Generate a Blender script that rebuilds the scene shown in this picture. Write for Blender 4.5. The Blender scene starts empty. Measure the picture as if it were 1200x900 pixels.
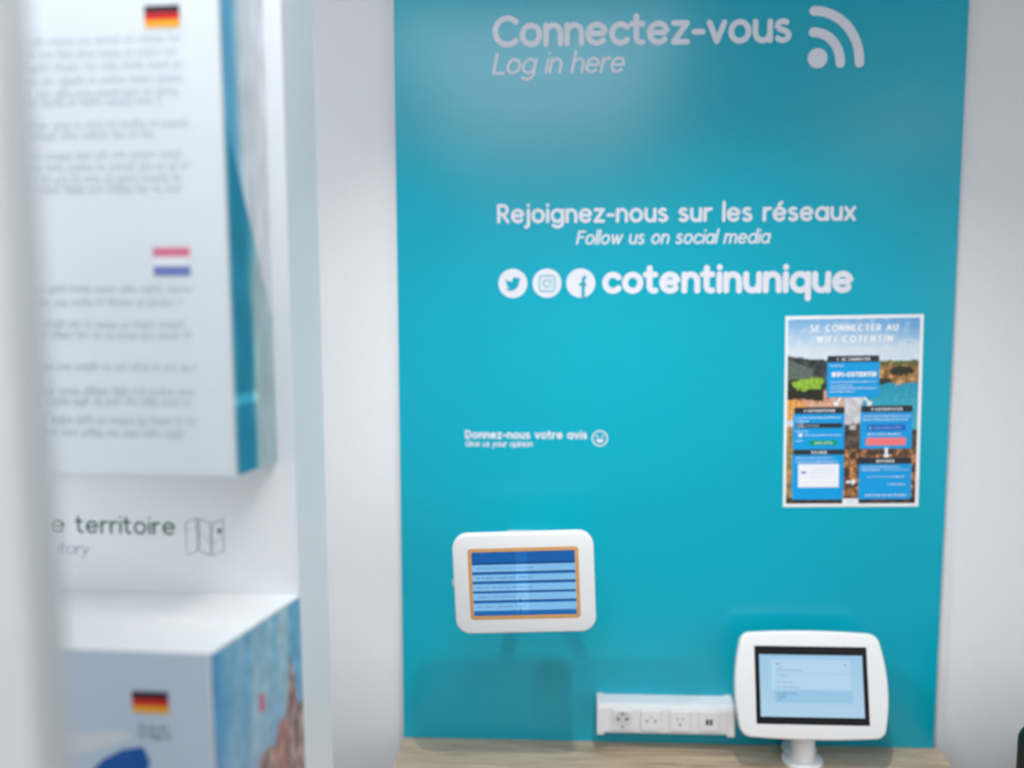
import bpy, math, random
from mathutils import Vector, Matrix, noise
random.seed(7)
C = bpy.context.scene.collection
S = bpy.context.scene

# ---------------------------------------------------------------- camera
cam_d = bpy.data.cameras.new('camera'); cam = bpy.data.objects.new('camera', cam_d); C.objects.link(cam)
PITCH, YAW, ROLL = 0.1044, 0.0484, -0.0035
fwd = Vector((-math.sin(YAW)*math.cos(PITCH), math.cos(YAW)*math.cos(PITCH), -math.sin(PITCH)))
rgt = Vector((math.cos(YAW), math.sin(YAW), 0)); upv = rgt.cross(fwd)
r2 = rgt*math.cos(ROLL) + upv*math.sin(ROLL); u2 = upv*math.cos(ROLL) - rgt*math.sin(ROLL)
M = Matrix((r2, u2, -fwd)).transposed().to_4x4(); M.translation = Vector((-0.2164, -1.9651, 1.77))
cam.matrix_world = M
cam_d.sensor_width = 36; cam_d.lens = 31.5; cam_d.clip_start = 0.05
cam_d.shift_x = -0.0164; cam_d.shift_y = 0.0044
cam_d.dof.use_dof = True; cam_d.dof.focus_distance = 1.54; cam_d.dof.aperture_fstop = 1.15
S.camera = cam

# ---------------------------------------------------------------- light and exposure
S.view_settings.view_transform = 'Standard'; S.view_settings.look = 'None'
S.view_settings.exposure = -0.06; S.view_settings.gamma = 1; S.view_settings.use_curve_mapping = False
w = bpy.data.worlds.new('world'); S.world = w; w.use_nodes = True
w.node_tree.nodes['Background'].inputs[0].default_value = (0.75, 0.85, 1, 1)
w.node_tree.nodes['Background'].inputs[1].default_value = 0.6

def area(name, loc, size, power, col=(1, 1, 1), shape='SQUARE', rot=(0, 0, 0), size_y=None, spread=180):
    d = bpy.data.lights.new(name, 'AREA'); d.shape = shape; d.size = size
    if size_y: d.size_y = size_y
    d.energy = power; d.color = col; d.spread = math.radians(spread)
    o = bpy.data.objects.new(name, d); o.location = loc; o.rotation_euler = rot; C.objects.link(o)
    return o
COOL = (0.93, 0.97, 1.0)
DOWNLIGHTS = [(-1.03, -0.953, 2.66), (0.0, -0.953, 2.66)]
for p, tx, ty, pw, sz in zip(DOWNLIGHTS, (-0.25, 0.15), (-.1, -.4), (54, 60), (62, 88)):      # adjustable spots turned towards the panel
    d = bpy.data.lights.new('downlight_lamp', 'SPOT'); d.energy = pw; d.color = (1, 0.97, 0.93); d.shadow_soft_size = 0.03
    d.spot_size = math.radians(sz); d.spot_blend = 1.0
    o = bpy.data.objects.new('downlight_lamp', d); o.location = (p[0], p[1], p[2] - 0.01); C.objects.link(o)
    o.rotation_euler = (Vector((tx, ty, 1.1)) - o.location).to_track_quat('-Z', 'Y').to_euler()
PANELS = [(-0.36, -2.2, 1.0, 2.4, 33), (1.5, -3.0, .6, .6, 6), (-1.9, -3.4, .6, .6, 6)]   # x, y, size x, size y, power; the small square ones are added fill lights
for p in PANELS: area('panel_lamp', (p[0], p[1], 2.66), p[2], p[4], COOL, 'RECTANGLE', size_y=p[3])
area('added_side_fill', (-2.9, -3.6, 1.5), 1.9, 68, (0.9, 0.96, 1.0), 'RECTANGLE', (0, math.radians(-90), 0), 3.0)  # added soft fill from the left side, no window is built there
area('added_side_fill', (2.9, -3.2, 1.5), 1.9, 34, (0.9, 0.96, 1.0), 'RECTANGLE', (0, math.radians(90), 0), 3.0)  # weaker fill added on the right, also without a window

# ---------------------------------------------------------------- materials
def lin(c):
    return tuple((v/255/12.92) if v/255 <= 0.04045 else ((v/255+0.055)/1.055)**2.4 for v in c) + (1,)
MATS = {}
def mat(name, rgb, rough=0.5, spec=0.5, grain=0.0, gscale=60, bump=0.0, emit=0.0, metal=0.0, coat=0.0):
    if name in MATS: return MATS[name]
    m = bpy.data.materials.new(name); m.use_nodes = True; nt = m.node_tree; b = nt.nodes['Principled BSDF']
    c = lin(rgb)
    b.inputs['Roughness'].default_value = rough; b.inputs['Specular IOR Level'].default_value = spec
    b.inputs['Metallic'].default_value = metal; b.inputs['Coat Weight'].default_value = coat
    tc = nt.nodes.new('ShaderNodeTexCoord'); n = nt.nodes.new('ShaderNodeTexNoise')
    n.inputs['Scale'].default_value = gscale; n.inputs['Detail'].default_value = 4
    nt.links.new(tc.outputs['Object'], n.inputs['Vector'])
    mx = nt.nodes.new('ShaderNodeMix'); mx.data_type = 'RGBA'
    mx.inputs['A'].default_value = tuple(v*(1-grain) for v in c[:3]) + (1,)
    mx.inputs['B'].default_value = tuple(min(1, v*(1+grain)) for v in c[:3]) + (1,)
    nt.links.new(n.outputs['Fac'], mx.inputs['Factor']); nt.links.new(mx.outputs['Result'], b.inputs['Base Color'])
    if bump:
        bp = nt.nodes.new('ShaderNodeBump'); bp.inputs['Strength'].default_value = bump; bp.inputs['Distance'].default_value = 0.002
        nt.links.new(n.outputs['Fac'], bp.inputs['Height']); nt.links.new(bp.outputs['Normal'], b.inputs['Normal'])
    if emit:
        nt.links.new(mx.outputs['Result'], b.inputs['Emission Color']); b.inputs['Emission Strength'].default_value = emit
    MATS[name] = m; return m
def print_mat(name, rough=0.4, emit=0.0, spec=0.5):       # colour comes from the printed picture stored on the mesh
    m = bpy.data.materials.new(name); m.use_nodes = True; nt = m.node_tree; b = nt.nodes['Principled BSDF']
    a = nt.nodes.new('ShaderNodeAttribute'); a.attribute_name = 'print'
    if emit: b.inputs['Base Color'].default_value = (0.01, 0.01, 0.012, 1)
    else: nt.links.new(a.outputs['Color'], b.inputs['Base Color'])
    b.inputs['Roughness'].default_value = rough
    b.inputs['Specular IOR Level'].default_value = spec
    if emit:
        nt.links.new(a.outputs['Color'], b.inputs['Emission Color']); b.inputs['Emission Strength'].default_value = emit
    return m
def wood_mat():
    m = bpy.data.materials.new('oak_laminate'); m.use_nodes = True; nt = m.node_tree; b = nt.nodes['Principled BSDF']
    tc = nt.nodes.new('ShaderNodeTexCoord'); mp = nt.nodes.new('ShaderNodeMapping'); mp.inputs['Scale'].default_value = (2.2, 26, 8)
    n1 = nt.nodes.new('ShaderNodeTexNoise'); n1.inputs['Scale'].default_value = 2.2; n1.inputs['Detail'].default_value = 7; n1.inputs['Distortion'].default_value = 1.2
    mp2 = nt.nodes.new('ShaderNodeMapping'); mp2.inputs['Scale'].default_value = (6, 220, 60)
    n2 = nt.nodes.new('ShaderNodeTexNoise'); n2.inputs['Scale'].default_value = 2; n2.inputs['Detail'].default_value = 5
    L = nt.links.new
    L(tc.outputs['Object'], mp.inputs[0]); L(mp.outputs[0], n1.inputs['Vector']); L(tc.outputs['Object'], mp2.inputs[0]); L(mp2.outputs[0], n2.inputs['Vector'])
    cr = nt.nodes.new('ShaderNodeValToRGB'); e = cr.color_ramp.elements
    e[0].position = 0.3; e[0].color = lin((160, 138, 117)); e[1].position = 0.7; e[1].color = lin((214, 192, 166))
    x = e.new(0.5); x.color = lin((196, 172, 147))
    ad = nt.nodes.new('ShaderNodeMath'); ad.operation = 'MULTIPLY_ADD'; ad.inputs[1].default_value = 0.35; 
    sb = nt.nodes.new('ShaderNodeMath'); sb.operation = 'SUBTRACT'; sb.inputs[1].default_value = 0.17
    L(n2.outputs['Fac'], ad.inputs[0]); L(n1.outputs['Fac'], ad.inputs[2]); L(ad.outputs[0], sb.inputs[0]); L(sb.outputs[0], cr.inputs[0])
    L(cr.outputs[0], b.inputs['Base Color']); b.inputs['Roughness'].default_value = 0.42
    bp = nt.nodes.new('ShaderNodeBump'); bp.inputs['Strength'].default_value = 0.15; bp.inputs['Distance'].default_value = 0.001
    L(n2.outputs['Fac'], bp.inputs['Height']); L(bp.outputs[0], b.inputs['Normal'])
    return m
WALL = mat('white_wall_paint', (229, 230, 233), 0.7, 0.3, 0.02, 90, 0.08)
CEIL = mat('ceiling_paint', (235, 235, 235), 0.8, 0.2, 0.02, 90)
FLOOR = mat('floor_vinyl', (112, 104, 98), 0.45, 0.5, 0.08, 14)
TEAL = mat('turquoise_film', (0, 168, 193), 0.24, 0.6, 0.02, 30)
EDGE = mat('panel_edge', (220, 222, 228), 0.5)
VINYL = mat('white_vinyl', (226, 228, 238), 0.45, 0.4, 0.01)
VINYL_PALE = mat('pale_vinyl', (140, 200, 214), 0.45, 0.4, 0.01)
WHITE = mat('white_lacquer', (234, 234, 236), 0.35, 0.5, 0.01)
SOCKW = mat('white_plastic', (232, 232, 236), 0.35, 0.5, 0.01)
BOXW = mat('display_white', (232, 234, 236), 0.4, 0.5, 0.01)
BOXBLUE = mat('pale_blue_print', (226, 232, 236), 0.4, 0.5, 0.02, 8)
BOXBLUE2 = mat('blue_grey_print', (204, 218, 233), 0.4, 0.5, 0.03, 8)
GREY = mat('grey_partition', (190, 191, 192), 0.5, 0.4, 0.02, 20)
GREEN = mat('dark_green_ink', (10, 84, 62), 0.5)
INK = mat('grey_ink', (128, 134, 144), 0.6)
INKPALE = mat('pale_grey_ink', (176, 184, 196), 0.6)
BLACK = mat('black_plastic', (20, 20, 24), 0.3)
DARK = mat('dark_hole', (38, 38, 42), 0.5)
CHROME = mat('chrome_clip', (150, 140, 120), 0.35, metal=0.8)
TAN = mat('tan_wood_frame', (214, 160, 100), 0.5, 0.4, 0.06, 40)
WOOD = wood_mat()

# ---------------------------------------------------------------- mesh helpers
class MB:
    def __init__(s): s.v = []; s.f = []; s.k = 0
    def lift(s, y): s.k = (s.k + 1) % 31; return y - s.k*.000005   # overlapping strokes never share a plane
    def add(s, vs, fs):
        k = len(s.v); s.v += [tuple(v) for v in vs]; s.f += [tuple(i + k for i in f) for f in fs]
    def box(s, x0, x1, y0, y1, z0, z1, b=0.0):
        if b <= 0:
            s.add([(x, y, z) for x in (x0, x1) for y in (y0, y1) for z in (z0, z1)],
                  [(0, 1, 3, 2), (4, 6, 7, 5), (0, 4, 5, 1), (2, 3, 7, 6), (0, 2, 6, 4), (1, 5, 7, 3)])
        else:
            cx, cz = (x0+x1)/2, (z0+z1)/2
            o = rrect((x1-x0)/2, (z1-z0)/2, b*1.6, 2)
            s.slab(o, y0, y1, b, (cx, cz))
    def loft(s, loops, cap0=True, cap1=True):
        n = len(loops[0]); base = len(s.v)
        for l in loops: s.v += [tuple(p) for p in l]
        for k in range(len(loops)-1):
            for i in range(n):
                j = (i+1) % n; a = base + k*n
                s.f.append((a+i, a+j, a+n+j, a+n+i))
        if cap0: s.f.append(tuple(base + i for i in reversed(range(n))))
        if cap1: s.f.append(tuple(base + (len(loops)-1)*n + i for i in range(n)))
    def slab(s, outline, y0, y1, b=0.002, c=(0, 0), seg=3):   # outline in x,z; y0 = front (towards -Y)
        L = []
        for i in range(seg+1):
            t = i/seg*math.pi/2
            L.append([(x + c[0], y1 - b + b*math.cos(t), z + c[1]) for x, z in inset(outline, b - b*math.sin(t))])
        for i in range(seg+1):
            t = i/seg*math.pi/2
            L.append([(x + c[0], y0 + b - b*math.sin(t), z + c[1]) for x, z in inset(outline, b - b*math.cos(t))])
        s.loft(L)
    def lathe(s, prof, c, axis='Z', n=28):
        L = []
        for r, h in prof:
            if axis == 'Z': L.append([(c[0]+r*math.cos(2*math.pi*i/n), c[1]+r*math.sin(2*math.pi*i/n), c[2]+h) for i in range(n)])
            else: L.append([(c[0]+r*math.cos(2*math.pi*i/n), c[1]+h, c[2]-r*math.sin(2*math.pi*i/n)) for i in range(n)])
        s.loft(L)
    def poly(s, pts, y=0.0):
        s.add([(x, y, z) for x, z in pts], [tuple(range(len(pts)))])
    def disc(s, x, z, r, y=0.0, n=28):
        y = s.lift(y)
        s.poly([(x + r*math.cos(2*math.pi*i/n), z + r*math.sin(2*math.pi*i/n)) for i in range(n)], y)
    def stroke(s, pts, wd, y=0.0, caps=True, fn=None):        # flat ribbon along a polyline in x,z
        P = [Vector(p) for p in pts]; n = len(P)
        if n < 2: return
        y0 = y; y = s.lift(y)
        closed = (P[0]-P[-1]).length < 1e-7
        L = []; R = []
        for i in range(n):
            if i == 0: t = P[1]-P[0] if not closed else (P[1]-P[0]).normalized() + (P[-1]-P[-2]).normalized()
            elif i == n-1: t = P[-1]-P[-2] if not closed else (P[1]-P[0]).normalized() + (P[-1]-P[-2]).normalized()
            else:
                a = (P[i]-P[i-1]).normalized(); b = (P[i+1]-P[i]).normalized(); t = a+b
                if a.dot(b) < 0.2 and caps: s.disc(P[i].x, P[i].y, wd/2, y0, 12)
                if t.length < 1e-6: t = b
            t = t.normalized(); nrm = Vector((-t.y, t.x)); h = wd/2*(fn(t) if fn else 1)
            L.append(P[i]+nrm*h); R.append(P[i]-nrm*h)
        # split at sharp corners so the ribbon keeps its width
        for i in range(n-1):
            d = (P[i+1]-P[i]).normalized(); nr = Vector((-d.y, d.x)); hh = wd/2*(fn(d) if fn else 1)
            q = []
            if 0 < i and (P[i]-P[i-1]).normalized().dot(d) < 0.8: y = s.lift(y0)   # no two pieces of a corner coincide
            for k, side in ((i, L), (i+1, L), (i+1, R), (i, R)):
                v = side[k]
                sharp = 0 < k < n-1 and (P[k]-P[k-1]).normalized().dot((P[k+1]-P[k]).normalized()) < 0.8
                if sharp: v = P[k] + nr*hh*(1 if side is L else -1)
                q.append((v.x, y, v.y))
            s.add(q, [(3, 2, 1, 0)])
        if caps and not closed:
            s.disc(P[0].x, P[0].y, wd/2, y0, 12); s.disc(P[-1].x, P[-1].y, wd/2, y0, 12)
    def tf(s, M):
        s.v = [tuple(M @ Vector(v)) for v in s.v]; return s
    def build(s, name, m, parent=None, smooth=False, label=None):
        me = bpy.data.meshes.new(name); me.from_pydata(s.v, [], s.f); me.update()
        me.materials.append(m)
        if smooth:
            for p in me.polygons: p.use_smooth = len(p.vertices) <= 4
            try: me.set_sharp_from_angle(angle=math.radians(38))
            except Exception: pass
        o = bpy.data.objects.new(name, me); C.objects.link(o)
        if parent: o.parent = parent
        if label: o['label'] = label
        return o
def rrect(a, b, r, k=5, sub=1):           # rounded rectangle, anticlockwise, half sizes a, b
    pts = []
    cs = [(a-r, b-r, 0), (-a+r, b-r, 90), (-a+r, -b+r, 180), (a-r, -b+r, 270)]
    for q, (cx, cz, a0) in enumerate(cs):
        for i in range(k+1):
            t = math.radians(a0 + 90*i/k); pts.append((cx+r*math.cos(t), cz+r*math.sin(t)))
        nx = cs[(q+1) % 4]; t = math.radians(nx[2]); e = (nx[0]+r*math.cos(t), nx[1]+r*math.sin(t)); p = pts[-1]
        for i in range(1, sub): pts.append((p[0]+(e[0]-p[0])*i/sub, p[1]+(e[1]-p[1])*i/sub))
    return pts
def inset(o, d):
    if d <= 0: return list(o)
    n = len(o); out = []
    for i in range(n):
        a = Vector(o[i-1]); b = Vector(o[i]); c = Vector(o[(i+1) % n]); t = ((b-a).normalized() + (c-b).normalized())
        if t.length < 1e-9: t = c-a
        t.normalize(); out.append((b.x - t.y*d, b.y + t.x*d))
    return out
def tag(o, label, cat, group=None):
    o['label'] = label; o['category'] = cat
    if group: o['group'] = group
    return o
def thing(name, label, cat, loc=(0, 0, 0), rotz=0.0, group=None):
    o = bpy.data.objects.new(name, None); o.empty_display_size = 0.1; C.objects.link(o)
    o.location = loc; o.rotation_euler = (0, 0, rotz); return tag(o, label, cat, group)
def struct(name, b, m):
    o = b.build(name, m); o['kind'] = 'structure'; return o
def painted(name, m, parent, nx, nz, pos, fn):   # a printed picture: grid with a colour per vertex
    vs = []; cs = []
    for j in range(nz+1):
        for i in range(nx+1):
            u, v = i/nx, j/nz; vs.append(pos(u, v)); cs.append(lin(tuple(max(0, min(255, c)) for c in fn(u, v))))
    fs = [(j*(nx+1)+i, (j+1)*(nx+1)+i, (j+1)*(nx+1)+i+1, j*(nx+1)+i+1) for j in range(nz) for i in range(nx)]
    me = bpy.data.meshes.new(name); me.from_pydata(vs, [], fs); me.update(); me.materials.append(m)
    at = me.color_attributes.new('print', 'FLOAT_COLOR', 'POINT')
    for k, c in enumerate(cs): at.data[k].color = c
    o = bpy.data.objects.new(name, me); C.objects.link(o); o.parent = parent; return o

# ---------------------------------------------------------------- a monoline rounded alphabet (centre lines; x-height 1, capitals 1.42)
def arc(cx, cy, rx, ry, a0, a1, n=None):
    n = n or max(4, int(abs(a1-a0)/15))
    return [(cx+rx*math.cos(math.radians(a0+(a1-a0)*i/n)), cy+ry*math.sin(math.radians(a0+(a1-a0)*i/n))) for i in range(n+1)]
O_ = arc(.5, .5, .5, .5, 0, 360); K = 1.42
G = {
 'o': (1, [O_]), 'c': (.86, [arc(.5, .5, .5, .5, 42, 318)]), 'e': (1, [[(.02, .52), (.98, .52)] + arc(.5, .5, .5, .5, 4, 318)[0:]]),
 'a': (1, [O_, [(1, 1), (1, 0)]]), 'd': (1, [O_, [(1, 1.55), (1, 0)]]), 'q': (1, [O_, [(1, 1), (1, -.5)]]),
 'b': (1, [O_, [(0, 1.55), (0, 0)]]), 'p': (1, [O_, [(0, 1), (0, -.5)]]),
 'g': (1, [O_, [(1, 1), (1, -.08)] + arc(.5, -.08, .5, .4, 0, -140)]),
 'n': (.84, [[(0, 0), (0, 1)], arc(.42, .56, .42, .44, 180, 0) + [(.84, 0)]]),
 'm': (1.5, [[(0, 0), (0, 1)], arc(.375, .6, .375, .4, 180, 0) + [(.75, 0)], arc(1.125, .6, .375, .4, 180, 0) + [(1.5, 0)]]),
 'u': (.84, [[(0, 1)] + arc(.42, .44, .42, .44, 180, 360), [(.84, 1), (.84, 0)]]),
 'h': (.84, [[(0, 0), (0, 1.55)], arc(.42, .56, .42, .44, 180, 0) + [(.84, 0)]]),
 'i': (0, [[(0, 0), (0, 1)], [(0, 1.42), (0, 1.44)]]), 'l': (0, [[(0, 0), (0, 1.55)]]),
 'j': (.1, [[(.1, 1), (.1, -.2)] + arc(-.16, -.2, .26, .28, 0, -90), [(.1, 1.42), (.1, 1.44)]]),
 'r': (.5, [[(0, 0), (0, 1)], arc(.46, .5, .46, .5, 180, 78)]),
 's': (.68, [arc(.34, .75, .31, .25, 50, 205) + arc(.34, .25, .34, .25, 65, -145)]),
 't': (.55, [[(.16, 1.4), (.16, .3)] + arc(.44, .3, .28, .3, 180, 290), [(-.1, 1), (.52, 1)]]),
 'f': (.5, [arc(.44, 1.2, .28, .33, 75, 180) + [(.16, 0)], [(-.1, .95), (.48, .95)]]),
 'v': (.86, [[(0, 1), (.43, 0), (.86, 1)]]), 'w': (1.36, [[(0, 1), (.36, 0), (.68, .95), (1, 0), (1.36, 1)]]),
 'x': (.8, [[(0, 1), (.8, 0)], [(.8, 1), (0, 0)]]), 'z': (.78, [[(0, 1), (.76, 1), (0, 0), (.78, 0)]]),
 'y': (.86, [[(0, 1), (.43, .05)], [(.86, 1), (.2, -.45), (0, -.48)]]),
 'k': (.75, [[(0, 0), (0, 1.55)], [(.7, 1), (0, .4)], [(.25, .6), (.75, 0)]]),
 '-': (.5, [[(.02, .52), (.5, .52)]]), '.': (0, [[(0, 0), (0, .02)]]), "'": (0, [[(0, 1.5), (0, 1.2)]]), ' ': (.42, []),
 'C': (1.2, [arc(.71, .71, .71, .71, 45, 315)]), 'O': (1.42, [arc(.71, .71, .71, .71, 0, 360)]),
 'G': (1.35, [arc(.71, .71, .71, .71, 45, 350) + [(1.4, .66), (.8, .66)]]),
 'L': (.8, [[(0, K), (0, 0), (.8, 0)]]), 'F': (.8, [[(.8, K), (0, K), (0, 0)], [(0, .76), (.7, .76)]]),
 'E': (.85, [[(.85, K), (0, K), (0, 0), (.85, 0)], [(0, .74), (.75, .74)]]),
 'D': (1.1, [[(.4, 0), (0, 0), (0, K), (.4, K)] + arc(.4, .71, .7, .71, 90, -90)]),
 'R': (.9, [[(0, 0), (0, K), (.42, K)] + arc(.42, 1.03, .4, .39, 90, -90) + [(0, .64)], [(.38, .64), (.88, 0)]]),
 'B': (.85, [[(0, 0), (0, K), (.4, K)] + arc(.4, 1.08, .36, .34, 90, -90) + [(0, .74)], [(.4, .74)] + arc(.42, .37, .43, .37, 90, -90) + [(0, 0)]]),
 'P': (.85, [[(0, 0), (0, K), (.42, K)] + arc(.42, 1.0, .43, .42, 90, -90) + [(0, .58)]]),
 'N': (1.1, [[(0, 0), (0, K), (1.1, 0), (1.1, K)]]), 'T': (1.0, [[(0, K), (1, K)], [(.5, K), (.5, 0)]]),
 'A': (1.2, [[(0, 0), (.6, K), (1.2, 0)], [(.22, .45), (.98, .45)]]), 'U': (1.05, [[(0, K)] + arc(.525, .52, .525, .52, 180, 360) + [(1.05, K)]]),
 'W': (1.75, [[(0, K), (.45, 0), (.875, K), (1.3, 0), (1.75, K)]]), 'V': (1.15, [[(0, K), (.575, 0), (1.15, K)]]), 'I': (0, [[(0, 0), (0, K)]]),
 'S': (.85, [arc(.43, 1.05, .39, .37, 40, 215) + arc(.43, .36, .43, .36, 70, -150)]),
 'H': (1.05, [[(0, 0), (0, K)], [(1.05, 0), (1.05, K)], [(0, .74), (1.05, .74)]]), 'M': (1.3, [[(0, 0), (0, K), (.65, .3), (1.3, K), (1.3, 0)]]),
 '1': (.3, [[(0, 1.15), (.3, K), (.3, 0)]]), '2': (.8, [arc(.4, 1.02, .4, .4, 165, -40) + [(0, 0), (.8, 0)]]),
 '3': (.75, [arc(.35, 1.05, .36, .37, 150, -90) + arc(.35, .35, .4, .35, 80, -150)]),
 '4': (.9, [[(.65, 0), (.65, K), (0, .4), (.9, .4)]]),
}
G['é'] = (1, G['e'][1] + [[(.42, 1.28), (.66, 1.5)]])
def text(mb, s, x0, x1, z, xh, wt, y, italic=0.0, gap=None, didone=False, squash=1.0):
    """draws s with its ink running from x0 to x1 on the baseline z; xh = full x-height, wt = stroke width"""
    k = xh - wt
    adv = [G[ch][0]*k*squash for ch in s]; tot = sum(adv); need = (x1-x0) - wt
    g = (need - tot)/max(1, len(s)-1)
    x = x0 + wt/2
    fn = (lambda t: 0.6 + 0.4*abs(t.y)) if didone else None
    for ch, a in zip(s, adv):
        for st in G[ch][1]:
            pts = [(x + px*k*squash + italic*(pz*k), z + wt/2 + pz*k) for px, pz in st]
            mb.stroke(pts, wt, y, caps=not didone, fn=fn)
            if didone:
                for e in (st[0], st[-1]):
                    ex, ez = x + e[0]*k*squash, z + wt/2 + e[1]*k
                    if e[1] in (0, K): mb.stroke([(ex - k*.2, ez), (ex + k*.2, ez)], wt*.35, y, caps=False)
        x += a + g
    return mb
def dashes(mb, x0, x1, z, h, y, wmin=2.0, wmax=6.0, rag=0.0):   # a line of print too fine to read: ticks grouped in words
    x = x0; end = x1 - (x1-x0)*rag*random.random()
    while x < end:
        n = random.randint(int(wmin), int(wmax))
        for i in range(n):
            if x > end: break
            hh = h*random.choice((1, 1, 1, 1.45)); d = h*random.choice((0, 0, 0, -.35))
            mb.poly([(x, z+d), (x + h*.55, z+d), (x + h*.55, z + hh), (x, z + hh)], y); x += h*.85
        x += h*.7

# ================================================================ the room
b = MB(); b.box(-3.1, 3.1, -5.6, 0.12, -0.1, 0); struct('floor', b, FLOOR)
b = MB(); b.box(-3.1, 3.1, -5.6, 0.12, 2.7, 2.8); struct('ceiling', b, CEIL)
b = MB(); b.box(-3.1, 3.1, 0.02, 0.12, 0, 2.7); struct('wall_back', b, WALL)
b = MB(); b.box(-3.1, -3.0, -5.6, 0.02, 0, 2.7); struct('wall_left', b, WALL)
b = MB(); b.box(3.0, 3.1, -5.6, 0.02, 0, 2.7); struct('wall_right', b, WALL)
b = MB(); b.box(-3.0, 3.0, -5.6, -5.5, 0, 2.7); struct('wall_front', b, mat('grey_wall_paint', (150, 150, 152), .7))
for p, wh in zip(DOWNLIGHTS, ('above the display board', 'in front of the turquoise panel')):
    t = thing('ceiling_spotlight', 'small round recessed spotlight in the ceiling ' + wh, 'ceiling light', (p[0], p[1], 2.7), group='recessed spotlights')
    b = MB(); b.lathe([(.05, 0), (.05, -.008), (.038, -.012), (.036, -.002)], (0, 0, 0)); b.build('trim_ring', WHITE, t, True)
for p, wh in zip(PANELS, ('long flat light panel in the ceiling in front of the turquoise panel', 'added small square fill light panel in the ceiling on the right', 'added small square fill light panel in the ceiling on the left')):
    t = thing('ceiling_panel_light', wh, 'ceiling light', (p[0], p[1], 2.7), group='ceiling light panels')
    b = MB(); b.box(-p[2]/2-.02, p[2]/2+.02, -p[3]/2-.02, p[3]/2+.02, -.012, 0); b.build('frame', WHITE, t)
    b = MB(); b.box(-p[2]/2, p[2]/2, -p[3]/2, p[3]/2, -.016, -.011); b.build('diffuser', mat('light_diffuser', (250, 250, 250), 0.6), t)

# ================================================================ turquoise panel
t = thing('wall_panel', 'tall turquoise panel with white lettering on the white wall above the desk', 'wall panel', (0, 0, .75))
b = MB(); b.slab([(.5985, 0), (.6022, 1.9), (-.5955, 1.9), (-.6045, 0)], 0, .02, .0008, (0, 0), 1); b.build('board', EDGE, t, label='white board edge behind the turquoise film')
b = MB(); b.poly([(.5983, .0005), (.602, 1.8995), (-.5953, 1.8995), (-.6043, .0005)], -.0006); b.build('film', TEAL, t, label='turquoise film on the front of the board')
def line(s, x0, x1, z, xh, wt, label, it=0.0, m=VINYL, sq=1.0):
    mb = MB(); text(mb, s, x0, x1, z-.75, xh, wt, -.0012, it, squash=sq); mb.build('lettering', m, t, label=label)
line('Connectez-vous', -.386, .241, 2.292, .0500, .0118, 'large white lettering reading Connectez-vous', sq=.95)
line('Log in here', -.387, -.108, 2.2365, .0335, .0058, 'slanted white lettering reading Log in here', .2, sq=.9)
line('Rejoignez-nous sur les réseaux', -.379, .386, 1.9235, .0315, .0072, 'white lettering reading Rejoignez-nous sur les réseaux', sq=.93)
line('Follow us on social media', -.208, .205, 1.877, .0225, .0042, 'slanted white lettering reading Follow us on social media', .2, sq=.84)
line('cotentinunique', -.151, .386, 1.771, .0475, .0128, 'bold white lettering reading cotentinunique', sq=.95)
line('Donnez-nous votre avis', -.454, -.183, 1.4515, .0145, .0038, 'small white lettering reading Donnez-nous votre avis', sq=.9)
line('Give us your opinion', -.454, -.304, 1.4335, .0105, .0021, 'tiny slanted white lettering reading Give us your opinion', .15, sq=.85)
mb = MB(); Z = 2.2525-.75
mb.disc(.296, Z+.0075, .0205, -.0012)
mb.stroke(arc(.286, Z-.003, .057, .063, 90, 0, 20), .0195, -.0012); mb.stroke(arc(.286, Z-.003, .0965, .106, 90, 0, 28), .0195, -.0012)
mb.build('wireless_symbol', VINYL, t, label='white symbol of a dot with two arcs')
Z = 1.7945-.75
mb = MB(); mb.disc(-.3455, Z, .0315, -.0012, 40); o = mb.build('bird_badge', VINYL, t, label='round white badge with a small turquoise bird')
bird = [(-14, 8), (-9, 4.5), (-3, 3), (-1, 3), (-1.5, 7), (1, 10.5), (5, 12), (8.5, 10.5), (10, 9.5), (14, 11), (12, 7.5), (15, 7), (12, 4), (11, -3), (7, -9), (1, -13), (-6, -14), (-14, -11), (-9, -10.5), (-6, -8.5), (-10, -7), (-12, -3.5), (-9.5, -3.5), (-12.5, -1), (-14, 3), (-11.5, 2), (-13.8, 5)]
mb = MB(); k = .00112
mb.poly([(-.3455 + x*k, Z + z*k) for x, z in bird], -.0026); mb.build('bird', TEAL, o)
mb = MB(); mb.disc(-.271, Z, .0315, -.0012, 40); o = mb.build('camera_badge', VINYL, t, label='round white badge with a faint camera outline')
mb = MB(); q = [(x-.271, z+Z) for x, z in rrect(.0165, .0165, .006, 4)]; mb.stroke(q + [q[0]], .0032, -.0026); q = arc(-.271, Z, .0078, .0078, 0, 360, 20); mb.stroke(q, .0032, -.0026); mb.disc(-.2615, Z+.0095, .0016, -.0026, 10)
mb.build('camera_outline', VINYL_PALE, o)
mb = MB(); mb.disc(-.1977, Z, .0315, -.0012, 40); o = mb.build('letter_badge', VINYL, t, label='round white badge with a turquoise letter f')
mb = MB(); mb.stroke([(-.1925, Z-.0305), (-.1925, Z+.006)] + arc(-.1855, Z+.006, .007, .0075, 180, 95), .0064, -.0026, caps=False); mb.stroke([(-.2015, Z-.003), (-.1855, Z-.003)], .0055, -.0026, caps=False)
mb.build('letter', TEAL, o)
mb = MB(); Z = 1.4532-.75; mb.stroke(arc(-.1545, Z, .0165, .0165, 0, 360, 32), .0028, -.0012)
mb.disc(-.1605, Z+.005, .0025, -.0012, 12); mb.disc(-.1485, Z+.005, .0025, -.0012, 12)
q = arc(-.1545, Z-.0015, .0085, .008, 180, 360, 14); mb.poly(q, -.0012); mb.build('smiley_symbol', VINYL, t, label='small white smiling face in a ring')

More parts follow.
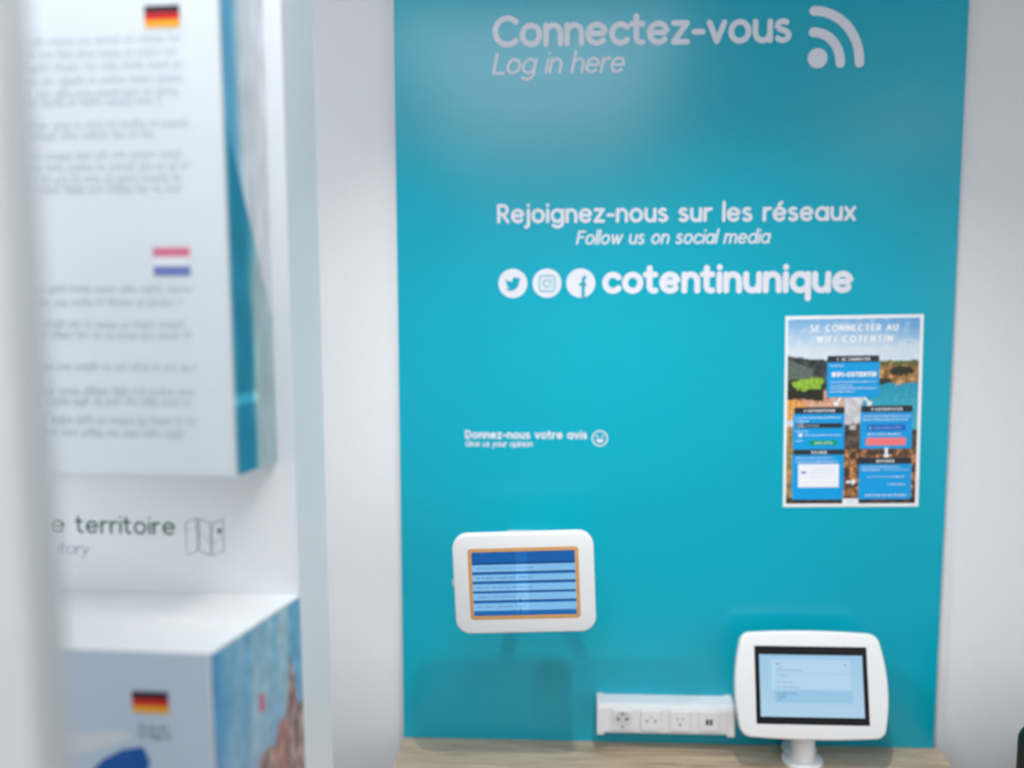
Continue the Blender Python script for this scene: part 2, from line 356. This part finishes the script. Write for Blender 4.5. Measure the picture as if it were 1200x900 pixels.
# ================================================================ desk
t = thing('desk', 'light oak desk top against the wall under the turquoise panel', 'desk', (0, 0, 0))
b = MB(); b.box(-.6035, .607, -.62, -.0002, .722, .75); b.build('desk_top', WOOD, t)
for x in (-.58, .555): b = MB(); b.box(x, x+.025, -.6, -.01, 0, .722); b.build('side_panel', WOOD, t)

# ================================================================ socket strip
t = thing('socket_strip', 'white strip of power outlets on the turquoise panel beside the desk tablet', 'power strip', (-.1597, 0, .7945))
PROF = [(0, 0), (-.044, 0), (-.049, .003), (-.050, .006), (-.050, .059), (-.047, .066), (-.040, .0685), (0, .070)]
def extr(mb, prof, x0, x1): mb.loft([[(x0, y, z) for y, z in prof], [(x1, y, z) for y, z in prof]])
b = MB(); extr(b, PROF, .010, .2945); b.build('body', SOCKW, t)
for x0, x1 in ((0, .0165), (.288, .3045)):
    b = MB(); pr = [(y*1.12 if y < 0 else 0, z*1.08 - .0030) for y, z in PROF]; c = .0015
    pin = [(y*.97, .035 + (z-.035)*.96) for y, z in pr]
    b.loft([[(x0, y, z) for y, z in pin], [(x0+c, y, z) for y, z in pr], [(x1-c, y, z) for y, z in pr], [(x1, y, z) for y, z in pin]]); b.build('end_cap', SOCKW, t)
def mod(x, m=SOCKW, name='socket_outlet', label=None):
    b = MB(); b.slab(rrect(.0222, .0222, .002, 3), -.0550, -.0495, .0010, (x, .0345), 2); return b.build(name, m, t, label=label)
for x0, x1 in ((.080, .0965), (.1435, .158), (.2075, .222), (.270, .286)):
    b = MB(); b.box(x0, x1, -.0515, -.0495, .014, .055); b.build('blank_cover', SOCKW, t)
m1 = mod(.0565, label='round earthed outlet with two pin holes and side clips')
b = MB(); n = 32   # dished round recess: rim, wall and floor
b.loft([[(.0565+r*math.cos(2*math.pi*i/n), y, .0345+.001-r*math.sin(2*math.pi*i/n)) for i in range(n)] for r, y in ((.0190, -.0552), (.0190, -.0562), (.0178, -.0562), (.0168, -.0551))], cap0=False, cap1=True)
b.build('recess', mat('shaded_recess_plastic', (206, 206, 208), .4), m1)  # greyed plastic: shade inside the dish is put into its colour
for dx in (-.0095, .0095): b = MB(); b.disc(.0565+dx, .0375, .0033, -.0556, 16); b.build('pin_hole', DARK, m1)
b = MB(); b.box(.0565-.003, .0565+.003, -.0562, -.0552, .0465, .0507); b.build('earth_clip', CHROME, m1)
b = MB(); b.box(.0565-.002, .0565+.002, -.0562, -.0552, .0180, .0225); b.build('earth_clip', CHROME, m1)
m2 = mod(.120, label='outlet with two round pin holes and a faint earth pin')
for dx in (-.009, .009): b = MB(); b.disc(.120+dx, .0335, .0025, -.0556, 14); b.build('pin_hole', DARK, m2)
b = MB(); b.lathe([(.0018, 0), (.0022, .0005), (.0022, .003)], (.120, -.0575, .0435), 'Y', 12); b.build('earth_pin', mat('grey_pin', (190, 188, 184), .4), m2)
m3 = mod(.184, label='outlet with two flat slots above a round hole')
for dx, h in ((-.0063, .0032), (.0063, .0026)): b = MB(); b.poly([(.184+dx-.0009, .0395-h), (.184+dx+.0009, .0395-h), (.184+dx+.0009, .0395+h), (.184+dx-.0009, .0395+h)], -.0556); b.build('slot', mat('soft_slot', (120, 120, 120), .6), m3)
b = MB(); b.disc(.184, .0265, .0026, -.0556, 14); b.build('pin_hole', DARK, m3)
m4 = mod(.2475, name='usb_outlet', label='outlet with two small dark charging ports')
for dx in (-.0042, .0042):
    b = MB(); b.box(.2475+dx-.0028, .2475+dx+.0028, -.0560, -.0545, .0275, .0395); b.build('charging_port', DARK, m4)

# ================================================================ tablet on the wall
t = thing('wall_tablet', 'white tablet holder with a tan framed blue screen on a wall arm above the desk', 'tablet', (-.3118, 0, 1.1936))
RM = Matrix.Translation((0, -.0863, 0)) @ Matrix.Rotation(-math.radians(2.15), 4, 'Y') @ Matrix.Scale(1.745/1.825, 4)
SC = 1.745/1.825
def TM(y): return Matrix.Translation((0, y, 0)) @ RM
hw, hh = .1485, .1078
out = rrect(hw, hh, .032, 8); inn = rrect(.1162, .0769, .007, 8)
def housing(out, inn, y0, y1, bev, rec):
    mb = MB(); L = []
    L.append([(x, y1, z) for x, z in inset(out, .006)])
    L.append([(x, y1-.004, z) for x, z in inset(out, .0015)])
    L.append([(x, y1-.009, z) for x, z in out])
    for i in range(5):
        a = i/4*math.pi/2; L.append([(x, y0+bev-bev*math.sin(a), z) for x, z in inset(out, bev-bev*math.cos(a))])
    L.append([(x, y0, z) for x, z in inn]); L.append([(x, y0+rec, z) for x, z in inn])
    mb.loft(L); return mb
housing(out, inn, -.14, -.112, .004, .004).tf(RM).build('housing', WHITE, t, True)
mb = MB(); fi = rrect(.1085, .0693, .0015, 8)
mb.loft([[(x, -.137, z) for x, z in inn], [(x, -.1405, z) for x, z in inset(inn, .0004)], [(x, -.1405, z) for x, z in fi], [(x, -.137, z) for x, z in fi]], False, False)
mb.tf(RM).build('frame', TAN, t, label='tan wooden inner frame')
def scr1(u, v):
    y = 523 + v*247; x = 175 + u*405
    c = (0, 92, 170) if y < 571 else (0, 108, 186)
    for a, b_ in ((573, 600), (611, 637), (648, 675), (684, 711), (722, 750)):
        if a <= y <= b_:
            c = (128, 190, 236)
            if b_-a > 0 and abs(y-(a+b_)/2) < 2.5 and 190 < x < 395 + 20*math.sin(a) and noise.noise(Vector((x*.5, a, 0))) > -.12: c = (92, 150, 205)
        elif b_ < y <= b_+4: c = (0, 44, 96)
    if 566 < y < 572: c = (0, 44, 96)
    if 350 < x < 392: c = tuple(min(255, q+14) for q in c)  # faint upright reflection painted into the screen colour
    if 356 < x < 362 and 680 < y < 762: c = (20, 50, 90) if (y % 38) > 22 else c
    if y > 764: c = (0, 84, 160)
    return c
SCR = print_mat('lit_screen', .3, 1.0, .4)
painted('screen', SCR, t, 90, 110, lambda u, v: tuple(RM @ Vector((-.1085 + .217*u, -.1378, .0693 - .1386*v))), scr1)['label'] = 'blue screen with pale horizontal rows'
mb = MB(); mb.slab(rrect(.004, .007, .002, 3), -.128, -.120, .001, (-hw-.001, 0)); mb.tf(RM).build('lock_button', WHITE, t)
mb = MB(); mb.box(-.05, .05, -.112, -.104, -.05, .05, .002); mb.tf(RM).build('back_plate', WHITE, t)
mb = MB(); mb.lathe([(.014, 0), (.014, .19)], (0, -.194, 0), 'Y'); mb.build('arm', WHITE, t, True)
mb = MB(); mb.box(-.05, .05, -.007, -.0008, -.05, .05, .002); mb.build('wall_plate', WHITE, t)

# ================================================================ tablet on the desk
t = thing('desk_tablet', 'white bulging tablet kiosk on a short round foot at the right of the desk', 'tablet', (.288, -.073, .75))
base = MB(); base.lathe([(.043, 0), (.0438, .002), (.0438, .008), (.042, .010), (.026, .011)], (0, 0, 0)); base.build('base_disc', WHITE, t, True)
mb = MB(); mb.lathe([(.026, .010), (.0255, .03), (.0255, .14)], (0, 0, 0)); mb.build('pole', WHITE, t, True)
mb = MB(); mb.lathe([(.012, 0), (.012, .013), (.037, .0135), (.038, .015), (.038, .018), (.037, .019)], (.001, .033, 0)); mb.build('cable_cap', WHITE, t, True, label='smaller round white cable cap behind the pole')
TILT = math.radians(15)
TT = Matrix.Translation((.0055, -.037, .1915)) @ Matrix.Rotation(-TILT, 4, 'X')
a, bb = .1455, .1065
def bulge(o, ax, bz, kx, kz, r=0):
    return [(x*(1+kx*(1-min(1, (z/bz)**2))), z*(1+kz*(1-min(1, (x/ax)**2)))) for x, z in o]
out = bulge(rrect(a, bb, .016, 6, 10), a, bb, .105, .05); out = [(x*(1.0 - .02*z/bb), z) for x, z in out]
inn = rrect(.1185, .0805, .0012, 6, 10)
housing(out, inn, 0, .03, .005, .003).tf(TT).build('housing', WHITE, t, True)
mb = MB(); mb.slab(rrect(.1183, .0803, .001, 3), .0012, .0028, .0003, (0, 0), 1); mb.tf(TT).build('bezel', BLACK, t, label='black screen border')
def scr2(u, v):
    c = [158 + 16*v, 202 + 8*v, 232]
    x = 200 + u*603; y = 228 + v*358     # crop units
    if 270 < x < 730 and 255 < y < 430: c = [178, 214, 238]
    if 285 < x < 740 and 435 < y < 505: c = [150, 198, 228]
    for yy in (335, 372, 405):
        if abs(y-yy) < 2 and 290 < x < 720: c = [160, 198, 224]
    for yy, xe in ((282, 320), (308, 330), (318, 455), (350, 362), (388, 388), (417, 432), (452, 425), (470, 350), (487, 325)):
        if abs(y-yy) < 3.2 and 297 < x < xe and noise.noise(Vector((x*.22, yy, 3))) > -.25: c = [112, 156, 190]
    if (x-702)**2 + (y-283)**2 < 30: c = [80, 110, 150]
    return c
painted('screen', SCR, t, 120, 76, lambda u, v: tuple(TT @ Vector((-.1085 + .217*u, .0006, .0625 - .1275*v))), scr2)['label'] = 'pale blue lit screen with a faint form'
mb = MB(); mb.box(-.045, .045, .029, .042, -.045, .045, .003); mb.tf(TT).build('back_bracket', WHITE, t)

# ================================================================ poster
t = thing('poster', 'white bordered wireless instruction poster with a coastal picture on the turquoise panel', 'poster', (.2435, -.001, 1.7218))
t.rotation_euler = (0, -math.radians(.75), 0)
PWD, PHT = .2928, .420
def PX(x, y):
    v = (y-37)/(847-37); L = 75 + (61-75)*v; R = 655 + (627-655)*v
    return ((x-L)/(R-L)*PWD, -v*PHT)
mb = MB(); mb.box(0, PWD, -.0006, .0002, -PHT, 0); mb.build('sheet', mat('poster_paper', (240, 242, 246), .4), t)
def wob(x, y, s, a, k=0): return a*noise.noise(Vector((x*s, y*s, k)))
def lerp(a, b, t): t = max(0, min(1, t)); return [p+(q-p)*t for p, q in zip(a, b)]
def land(u, v):
    x = 85 + (u)*(640-85) - 16*v; y = 52 + v*780
    n = wob(x, y, .035, 1, 1) + .5*wob(x, y, .11, 1, 2); m = wob(x, y, .09, 1, 5)
    if y < 205 + (x-85)*.12 + wob(x, 0, .02, 6) and not (x > 440 and y > 228 + wob(x, 0, .03, 5)):
        c = lerp((120, 176, 222), (214, 226, 238), (y-52)/130); c = lerp(c, (88, 156, 214), (x-420)/260*(1-(y-52)/110) if y < 160 else 0)
        return lerp(c, (240, 244, 248), .5*n)
    if x < 330 and y < 345 + n*12:
        c = lerp((44, 50, 54), (78, 84, 76), .4 + 1.5*n) if y < 300 + (x-250)*.2 else lerp((40, 46, 34), (104, 112, 62), .4+1.5*n)
        if y > 262 + (x-85)*.35 - 40 and x < 190 and y < 300: c = (94, 108, 100)
        if ((x-170)/75)**2 + ((y-324)/26)**2 < 1 + .7*n and y > 298 - (x-170)*.1: c = (142, 184, 58)
        return [q*(1+.28*m) for q in c]
    if x > 440 and y < 328 + n*6 - (x-440)*.03:
        c = lerp((74, 92, 50), (150, 140, 78), .5+n) if y < 246 + 6*n else lerp((120, 92, 56), (214, 158, 96), .5+1.5*n)
        if ((x-566)/52)**2 + ((y-270)/20)**2 < 1 + n: c = (46, 44, 34)
        if x < 520 and y > 300: c = (52, 50, 38)
        return [q*(1+.4*m) for q in c]
    if x > 435 - (y-330)*.5 and y < 500 + (x-500)*.15 and x > 395:
        c = lerp((30, 150, 184), (66, 176, 196), (y-330)/160); return lerp(c, (150, 205, 210), .6*max(0, m))
    if y < 405 and x < 260: 
        if x < 235 and y < 392 + 12*n: c = (40, 42, 30)
        else: c = (206, 150, 120)
        if x < 130 and y > 388: c = (226, 160, 76)
        return [q*(1+.35*m) for q in c]
    if y < 470 + 10*n and x < 320: 
        c = (214, 170, 144) if x > 160 else (226, 162, 84); return [q*(1+.2*m) for q in c]
    if y < 495 + 10*n and x < 425 + 14*n and (x > 318 or y > 470): return [q*(1+.16*n) for q in (206, 204, 208)]
    c = lerp((70, 56, 44), (206, 140, 84), .35 + 1.6*n + .6*m) if y > 600 else lerp((110, 92, 78), (58, 52, 46), .5+1.5*n+m)
    if x < 110: c = lerp((120, 116, 66), (196, 150, 88), .5+n)
    if y > 805: c = [q*.5 for q in c]
    return [q*(1+.3*m) for q in c]
def lpos(u, v):
    x0, z0 = .006, -.0075; return (x0 + u*(PWD-.0135), -.0008, z0 - v*(PHT-.0150))
painted('picture', print_mat('poster_print', .4), t, 120, 170, lpos, land)
CARD = mat('card_blue_ink', (0, 158, 226), .4); HEAD = mat('card_black_ink', (44, 46, 56), .4); WINK = mat('white_ink', (240, 243, 248), .45)
PINK = mat('pink_ink', (250, 128, 130), .4); BAR = mat('royal_blue_ink', (30, 98, 190), .4); GRN = mat('green_ink', (0, 158, 90), .4); PALEW = mat('pale_white_ink', (212, 226, 238), .45)
LAV = mat('lavender_ink', (150, 200, 236), .45); GPH = mat('graphite_ink', (110, 116, 130), .5)
def rr(mb, x0, y0, x1, y1, r, y):
    a0 = PX(x0, y1); a1 = PX(x1, y0); cx, cz = (a0[0]+a1[0])/2, (a0[1]+a1[1])/2
    mb.poly([(cx+p, cz+q) for p, q in rrect((a1[0]-a0[0])/2, (a1[1]-a0[1])/2, r, 4)], y)
def ptext(mb, s, x0, x1, yb, h, wt, y, **k): 
    A = PX(x0, yb); B = PX(x1, yb); text(mb, s, A[0], B[0], A[1], h*.000518/1.42, wt*.000518, y, **k)
def pd(mb, x0, x1, y, h=5): A = PX(x0, y+h/2); B = PX(x1, y+h/2); dashes(mb, A[0], B[0], A[1], h*.000518*.8, -.0018)
mb = MB(); ptext(mb, 'SE CONNECTER AU', 178, 548, 105, 35, 7.5, -.0011, didone=True, squash=.8); ptext(mb, 'WIFI-COTENTIN', 203, 524, 151, 35, 7.5, -.0011, didone=True, squash=.8)
mb.build('title', WINK, t, label='white title reading SE CONNECTER AU WIFI-COTENTIN')
mb = MB(); cx, cz = PX(588, 200)
for rad in (16, 38, 60): q = arc(cx, cz, rad*.00051, rad*.00051, 130, 50, 12); mb.stroke(q, 6*.00051, -.0011)
mb.disc(cx, cz+.0015, .0035, -.0011, 14); mb.build('wireless_symbol', PALEW, t, label='pale fan of arcs at the top right')
def card(hx0, hy0, hx1, hy1, x0, y0, x1, y1, head, lines, label):
    mb = MB(); rr(mb, x0, y0, x1, y1, .0035, -.0012); o = mb.build('card', CARD, t, label=label)
    mb = MB(); rr(mb, hx0, hy0, hx1, hy1, .003, -.0014); mb.build('card_heading', HEAD, o)
    mb = MB(); c = (hx0+hx1)/2; wd = len(head)*9.2/2; ptext(mb, head, c-wd, c+wd, (hy0+hy1)/2+7, 13, 2.6, -.0018, squash=.62)
    for L in lines: pd(mb, *L)
    mb.build('card_print', WINK, o)['kind'] = 'stuff'; return o
o = card(250, 205, 468, 232, 246, 228, 470, 380, '1. SE CONNECTER', [(262, 322, 246, 5), (262, 450, 314, 4), (262, 352, 330, 4), (262, 455, 341, 5), (262, 365, 355, 5)], 'blue card at the top centre of the poster')
mb = MB(); ptext(mb, 'WIFI-COTENTIN', 266, 454, 294, 24, 6, -.002, squash=.72); mb.build('network_name', WINK, o)
o = card(110, 420, 322, 448, 103, 444, 322, 602, "S'AUTHENTIFIER", [(117, 303, 464, 5), (117, 168, 478, 5), (117, 165, 522, 4), (152, 310, 538, 4), (117, 148, 562, 4)], 'blue card with a green button at the left of the poster')
mb = MB(); rr(mb, 117, 488, 312, 508, .001, -.0016); mb.build('dark_bar', HEAD, o)
mb = MB(); pd(mb, 122, 150, 492, 6); pd(mb, 122, 150, 502, 6); pd(mb, 157, 215, 498, 4); c = PX(135, 538); mb.disc(c[0], c[1], .0048, -.0018, 16); mb.build('card_icons', PALEW, o)['kind'] = 'stuff'
mb = MB(); rr(mb, 172, 561, 290, 581, .0045, -.0016); mb.build('green_button', GRN, o); mb = MB(); pd(mb, 196, 268, 571, 8); mb.build('button_print', PALEW, o)['kind'] = 'stuff'
o = card(104, 600, 322, 622, 97, 618, 318, 815, 'VALIDER', [(115, 272, 636, 4), (115, 290, 652, 5)], 'blue card with a white window at the lower left of the poster')
mb = MB(); rr(mb, 124, 662, 297, 762, .002, -.0016); mb.build('white_window', WINK, o)
mb = MB(); c = PX(148, 698); mb.poly([(c[0]-.005, c[1]-.002), (c[0]+.005, c[1]-.002), (c[0]+.005, c[1]+.002), (c[0]-.005, c[1]+.002)], -.002); mb.build('window_icon', BAR, o)
mb = MB()
for yy, xa, xb in ((685, 180, 270), (700, 175, 275), (715, 175, 235)): pd(mb, xa, xb, yy, 2.5)
mb.build('window_print', LAV, o)['kind'] = 'stuff'
o = card(390, 416, 606, 444, 384, 440, 605, 598, "S'AUTHENTIFIER", [(398, 595, 460, 5), (398, 585, 475, 5), (415, 552, 536, 6)], 'blue card with a pink button at the right of the poster')
mb = MB(); rr(mb, 415, 496, 576, 522, .0015, -.0016); mb.build('blue_button', BAR, o); mb = MB(); pd(mb, 424, 432, 509, 14); pd(mb, 442, 555, 509, 6); mb.build('button_print', LAV, o)['kind'] = 'stuff'
mb = MB(); rr(mb, 410, 552, 576, 584, .0015, -.0016); mb.build('pink_button', PINK, o)
mb = MB(); pd(mb, 432, 560, 570, 5); mb.build('button_print', mat('rose_ink', (236, 96, 100), .4), o)['kind'] = 'stuff'
o = card(380, 636, 600, 664, 376, 660, 600, 815, 'NAVIGUER', [(392, 548, 675, 4), (392, 470, 688, 6), (480, 590, 688, 3), (415, 540, 718, 3), (530, 565, 718, 5), (500, 570, 750, 5), (405, 578, 797, 6)], 'blue card at the lower right of the poster')
def arrow(x0, y0, x1, y1, wd=9):
    mb = MB(); A = Vector(PX(x0, y0)); B = Vector(PX(x1, y1)); d = (B-A).normalized(); n = Vector((-d.y, d.x)); k = .000518
    mb.stroke([A, B - d*8*k], wd*k, -.0013, caps=False); mb.poly([tuple(B), tuple(B - d*17*k + n*16*k), tuple(B - d*17*k - n*16*k)][::-1], -.0013); mb.build('arrow', WINK, t)
arrow(306, 380, 278, 417); arrow(404, 380, 434, 417); arrow(495, 594, 495, 642, 12); arrow(326, 740, 368, 740)
mb = MB(); rr(mb, 310, 811, 377, 838, .0015, -.0013); mb.build('footer_tab', WINK, t); mb = MB(); pd(mb, 330, 356, 822, 6); mb.build('footer_print', LAV, t)['kind'] = 'stuff'
mb = MB(); rr(mb, 342, 498, 368, 517, .001, -.0013); mb.build('small_grey_mark', mat('grey_mark_ink', (190, 192, 194), .5), t)

# ================================================================ display stand on the left (upright with two printed boxes)
ST = (-.5709, -.849, 0); RZ = -math.radians(2.6)
t = thing('display_upright', 'white upright display board with green lettering between two printed boxes', 'display board', ST, RZ)
b = MB(); b.box(-.62, 0.0, 0, .118, .03, 2.2); b.build('board', BOXW, t)
b = MB(); b.box(-.60, -.02, .01, .11, 0, .03); b.build('plinth', GREY, t)
mb = MB(); text(mb, 'e territoire', -.3330, -.1640, 1.4585, .0172, .0027, -.0006); mb.build('lettering', GREEN, t, label='dark green lettering ending in territoire')
mb = MB(); text(mb, 'itory', -.3270, -.2850, 1.4290, .0118, .0013, -.0006, .18); mb.build('lettering', INKPALE, t, label='thin grey slanted lettering ending in itory')
mb = MB()
mx0, mx1, mz0, mz1 = -.1495, -.0985, 1.4320, 1.4815; wd = .0150
for i, up in ((0, 1), (1, -1), (2, 1)):
    x0 = mx0 + i*(mx1-mx0-wd)/2; x1 = x0 + wd; s = .0065
    za0, za1 = (mz1 - s, mz1) if up > 0 else (mz1, mz1 - s); zb0, zb1 = (mz0, mz0 + s) if up > 0 else (mz0 + s, mz0)
    mb.stroke([(x0, zb0), (x0, za0), (x1, za1), (x1, zb1), (x0, zb0)], .0009, -.0006)
mb.stroke([(mx0, mz1-.017), (mx0+wd, mz1-.012), (mx0+.018, mz1-.017), (mx0+.03, mz1-.03), (mx0+.036, mz1-.033), (mx1, mz1-.024)], .0005, -.0006)
mb.build('map_symbol', INK, t, label='thin outline of a folded map')
mb = MB(); px_, pz_ = mx1-.0055, mz1-.0155
mb.disc(px_, pz_, .0026, -.0008, 14); mb.poly([(px_, pz_-.0062), (px_+.0022, pz_-.001), (px_-.0022, pz_-.001)], -.0008); mb.build('map_pin', GREEN, t)

def pbox(name, label, uf, ub, vf, z0, z1, m, left=-.62):
    t = thing(name, label, 'display box', ST, RZ)
    mb = MB(); lo = [(left, 0, 0), (ub, 0, 0), (uf, vf, 0), (left, vf, 0)]
    mb.v = [(x, y - .0004, z) for z in (z0, z1) for x, y, _ in lo]; mb.f = [(3, 2, 1, 0), (4, 5, 6, 7), (0, 1, 5, 4), (1, 2, 6, 5), (2, 3, 7, 6), (3, 0, 4, 7)]
    mb.build('box_body', BOXW, t)
    mb = MB(); mb.poly([(left+.004, z0+.002), (uf-.003, z0+.002), (uf-.003, z1-.002), (left+.004, z1-.002)], vf-.0012); mb.build('front_print', m, t)
    return t
def flag(t, x0, x1, z0, z1, y, cols, label):
    cs = []
    for i, (nm, c) in enumerate(cols):
        h = (z1-z0)/3; mb = MB(); mb.poly([(x0, z1-(i+1)*h), (x1, z1-(i+1)*h), (x1, z1-i*h), (x0, z1-i*h)], y)
        o = mb.build('flag' if i == 0 else 'stripe', mat(nm, c, .5), cs[0] if cs else t, label=label if i == 0 else None); cs.append(o)
SIDE = print_mat('side_print_ink', .4)
DE = [('flag_black', (40, 22, 40)), ('flag_red', (214, 26, 26)), ('flag_gold', (250, 176, 40))]
NL = [('flag_rose', (222, 120, 150)), ('flag_white', (236, 236, 240)), ('flag_blue', (110, 125, 190))]
# upper box: white front with rows of text
t = pbox('printed_box', 'large white box with rows of grey text, above the green lettering', -.0365, -.024, -.095, 1.557, 2.19, BOXBLUE)
yf = -.095-.0020
flag(t, -.1225, -.0815, 2.0705, 2.0945, yf, DE, 'black, red and gold striped flag')
flag(t, -.1255, -.0815, 1.7935, 1.8255, yf, NL, 'pale red, white and blue striped flag')
def zy(y): return 2.1185 - y*.000955 - max(0, y-300)*.00008
mb = MB()
for y, e in ((62, .02), (77, .05), (92, .02), (108, .02), (123, .12), (133, .2), (160, .02), (172, .2), (196, .02), (210, .02), (224, .05), (236, .02), (352, .02), (367, .1), (392, .05), (404, .02), (440, .1), (468, .02), (480, .1), (502, .02), (516, .1)):
    dashes(mb, -.30, -.0795, zy(y)-.003, .0062, yf, rag=e)
mb.build('text_rows', mat('faint_ink', (208, 214, 223), .6), t, label='rows of small grey print')['kind'] = 'stuff'
def side_u(u, v):      # u: front to back, v: top to bottom
    n = noise.noise(Vector((u*2.2, v*5, 1))); k = noise.noise(Vector((u*6, v*14, 4)))
    if v < .30 + .25*(u*1.6): 
        c = lerp((84, 160, 196), (206, 212, 216), (u-.18)*4)
    else:
        c = lerp((0, 128, 158), (160, 184, 188), (u-.38 + .18*n + .25*max(0, .7-v))*5)
    c = lerp((126, 176, 200), c, (u-.0)*9)
    if abs(v-.845) < .006 and u < .55: c = [min(255, q+60) for q in c]
    return [q*(1+.1*k) for q in c]
painted('side_print', SIDE, t, 24, 60, lambda u, v: (-.0363 + u*(.0123) + .0012, -.0945 + u*.0935, 2.15 - v*(2.15-1.559)), side_u)['label'] = 'narrow side picture in teal and grey'
# lower box
t = pbox('printed_box', 'blue grey box with a small striped flag, below the green lettering', -.031, 0.0, -.193, .62, 1.3815, BOXBLUE2)
yf = -.193-.0020
flag(t, -.122, -.080, 1.3115, 1.3365, yf, DE, 'dark red and gold striped flag')
mb = MB()
for z, e in ((1.292, .3), (1.283, .1)): dashes(mb, -.115, -.075, z, .0045, yf, rag=e)
mb.build('text_rows', INK, t)['kind'] = 'stuff'
mb = MB(); mb.poly([(-.25, 1.268), (-.20, 1.283), (-.14, 1.290), (-.118, 1.283), (-.16, 1.268), (-.20, 1.256), (-.25, 1.25)][::-1], yf+.0003); mb.build('pale_patch', mat('pale_map_ink', (226, 230, 232), .5), t)
mb = MB(); mb.poly([(-.19, 1.225), (-.16, 1.255), (-.135, 1.268), (-.112, 1.272), (-.105, 1.255), (-.11, 1.235), (-.10, 1.20), (-.14, 1.17), (-.19, 1.18)][::-1], yf); mb.build('blue_map', mat('map_blue_ink', (20, 92, 170), .5), t, label='blue map shape')
def side_l(u, v):      # v from the top (z 1.379) down over 0.40 m
    n = noise.noise(Vector((u*7 + v*1.5, v*2.2, 1))); k = noise.noise(Vector((u*16, v*22, 4)))
    c = lerp((104, 166, 200), (164, 194, 204), .5 + 1.5*n)
    if u < .16: c = lerp((70, 146, 196), c, u*6)
    c = lerp(c, (150, 176, 202), (v-.18)*3)
    sky = .47 - .16*u + .07*noise.noise(Vector((u*9, 0, 2)))
    if abs(u-.86) < .1: sky -= .16*(1-abs(u-.86)/.1)
    if abs(u-.06) < .06: sky -= .10
    if v > sky:
        c = lerp((126, 102, 98), (182, 156, 152), .5+1.2*k)
        if .62 < u < .80: c = lerp(c, (176, 120, 112), .6)
    elif abs(u-.5) < .035 and .2 < v < .26: c = (196, 110, 130)
    return [q*(1+.12*k) for q in c]
painted('side_print', SIDE, t, 48, 90, lambda u, v: (-.031 + u*.031 + .0012, -.1925 + u*.192, 1.379 - v*.42), side_l)['label'] = 'side picture of blue sky over brown spires'

# ================================================================ near partition, left of the camera
t = thing('partition_post', 'light grey upright partition edge close to the camera at the far left', 'partition', (-.548, -1.43, 0))
b = MB(); b.box(-.62, 0, -.02, .02, .04, 2.3, .003); b.build('board', GREY, t, True)
b = MB(); b.box(-.60, -.02, -.12, .12, 0, .04, .003); b.build('foot', GREY, t)

# ================================================================ black chair right of the desk
t = thing('chair', 'black chair back just showing right of the desk against the white wall', 'chair', (.882, -.36, 0))
b = MB(); b.slab(rrect(.220, .20, .035, 6), .10, .13, .008, (0, .731)); b.build('backrest', BLACK, t, True)
b = MB()
b.v = []; 
sl = rrect(.22, .21, .04, 5)
b.loft([[(x*k, z*k - .09, h) for x, z in sl] for k, h in ((.95, .43), (1, .44), (1, .465), (.96, .475))]); b.build('seat', BLACK, t, True)
for x in (-.19, .19):
    b = MB(); b.lathe([(.012, 0), (.012, .44)], (x, -.27, 0)); b.build('leg', BLACK, t, True)
    b = MB(); b.lathe([(.012, 0), (.012, .90)], (x, .115 + .025, 0)); b.build('leg', BLACK, t, True)
b = MB(); b.box(-.19, .19, .10, .14, .425, .44); b.build('seat_frame', BLACK, t)
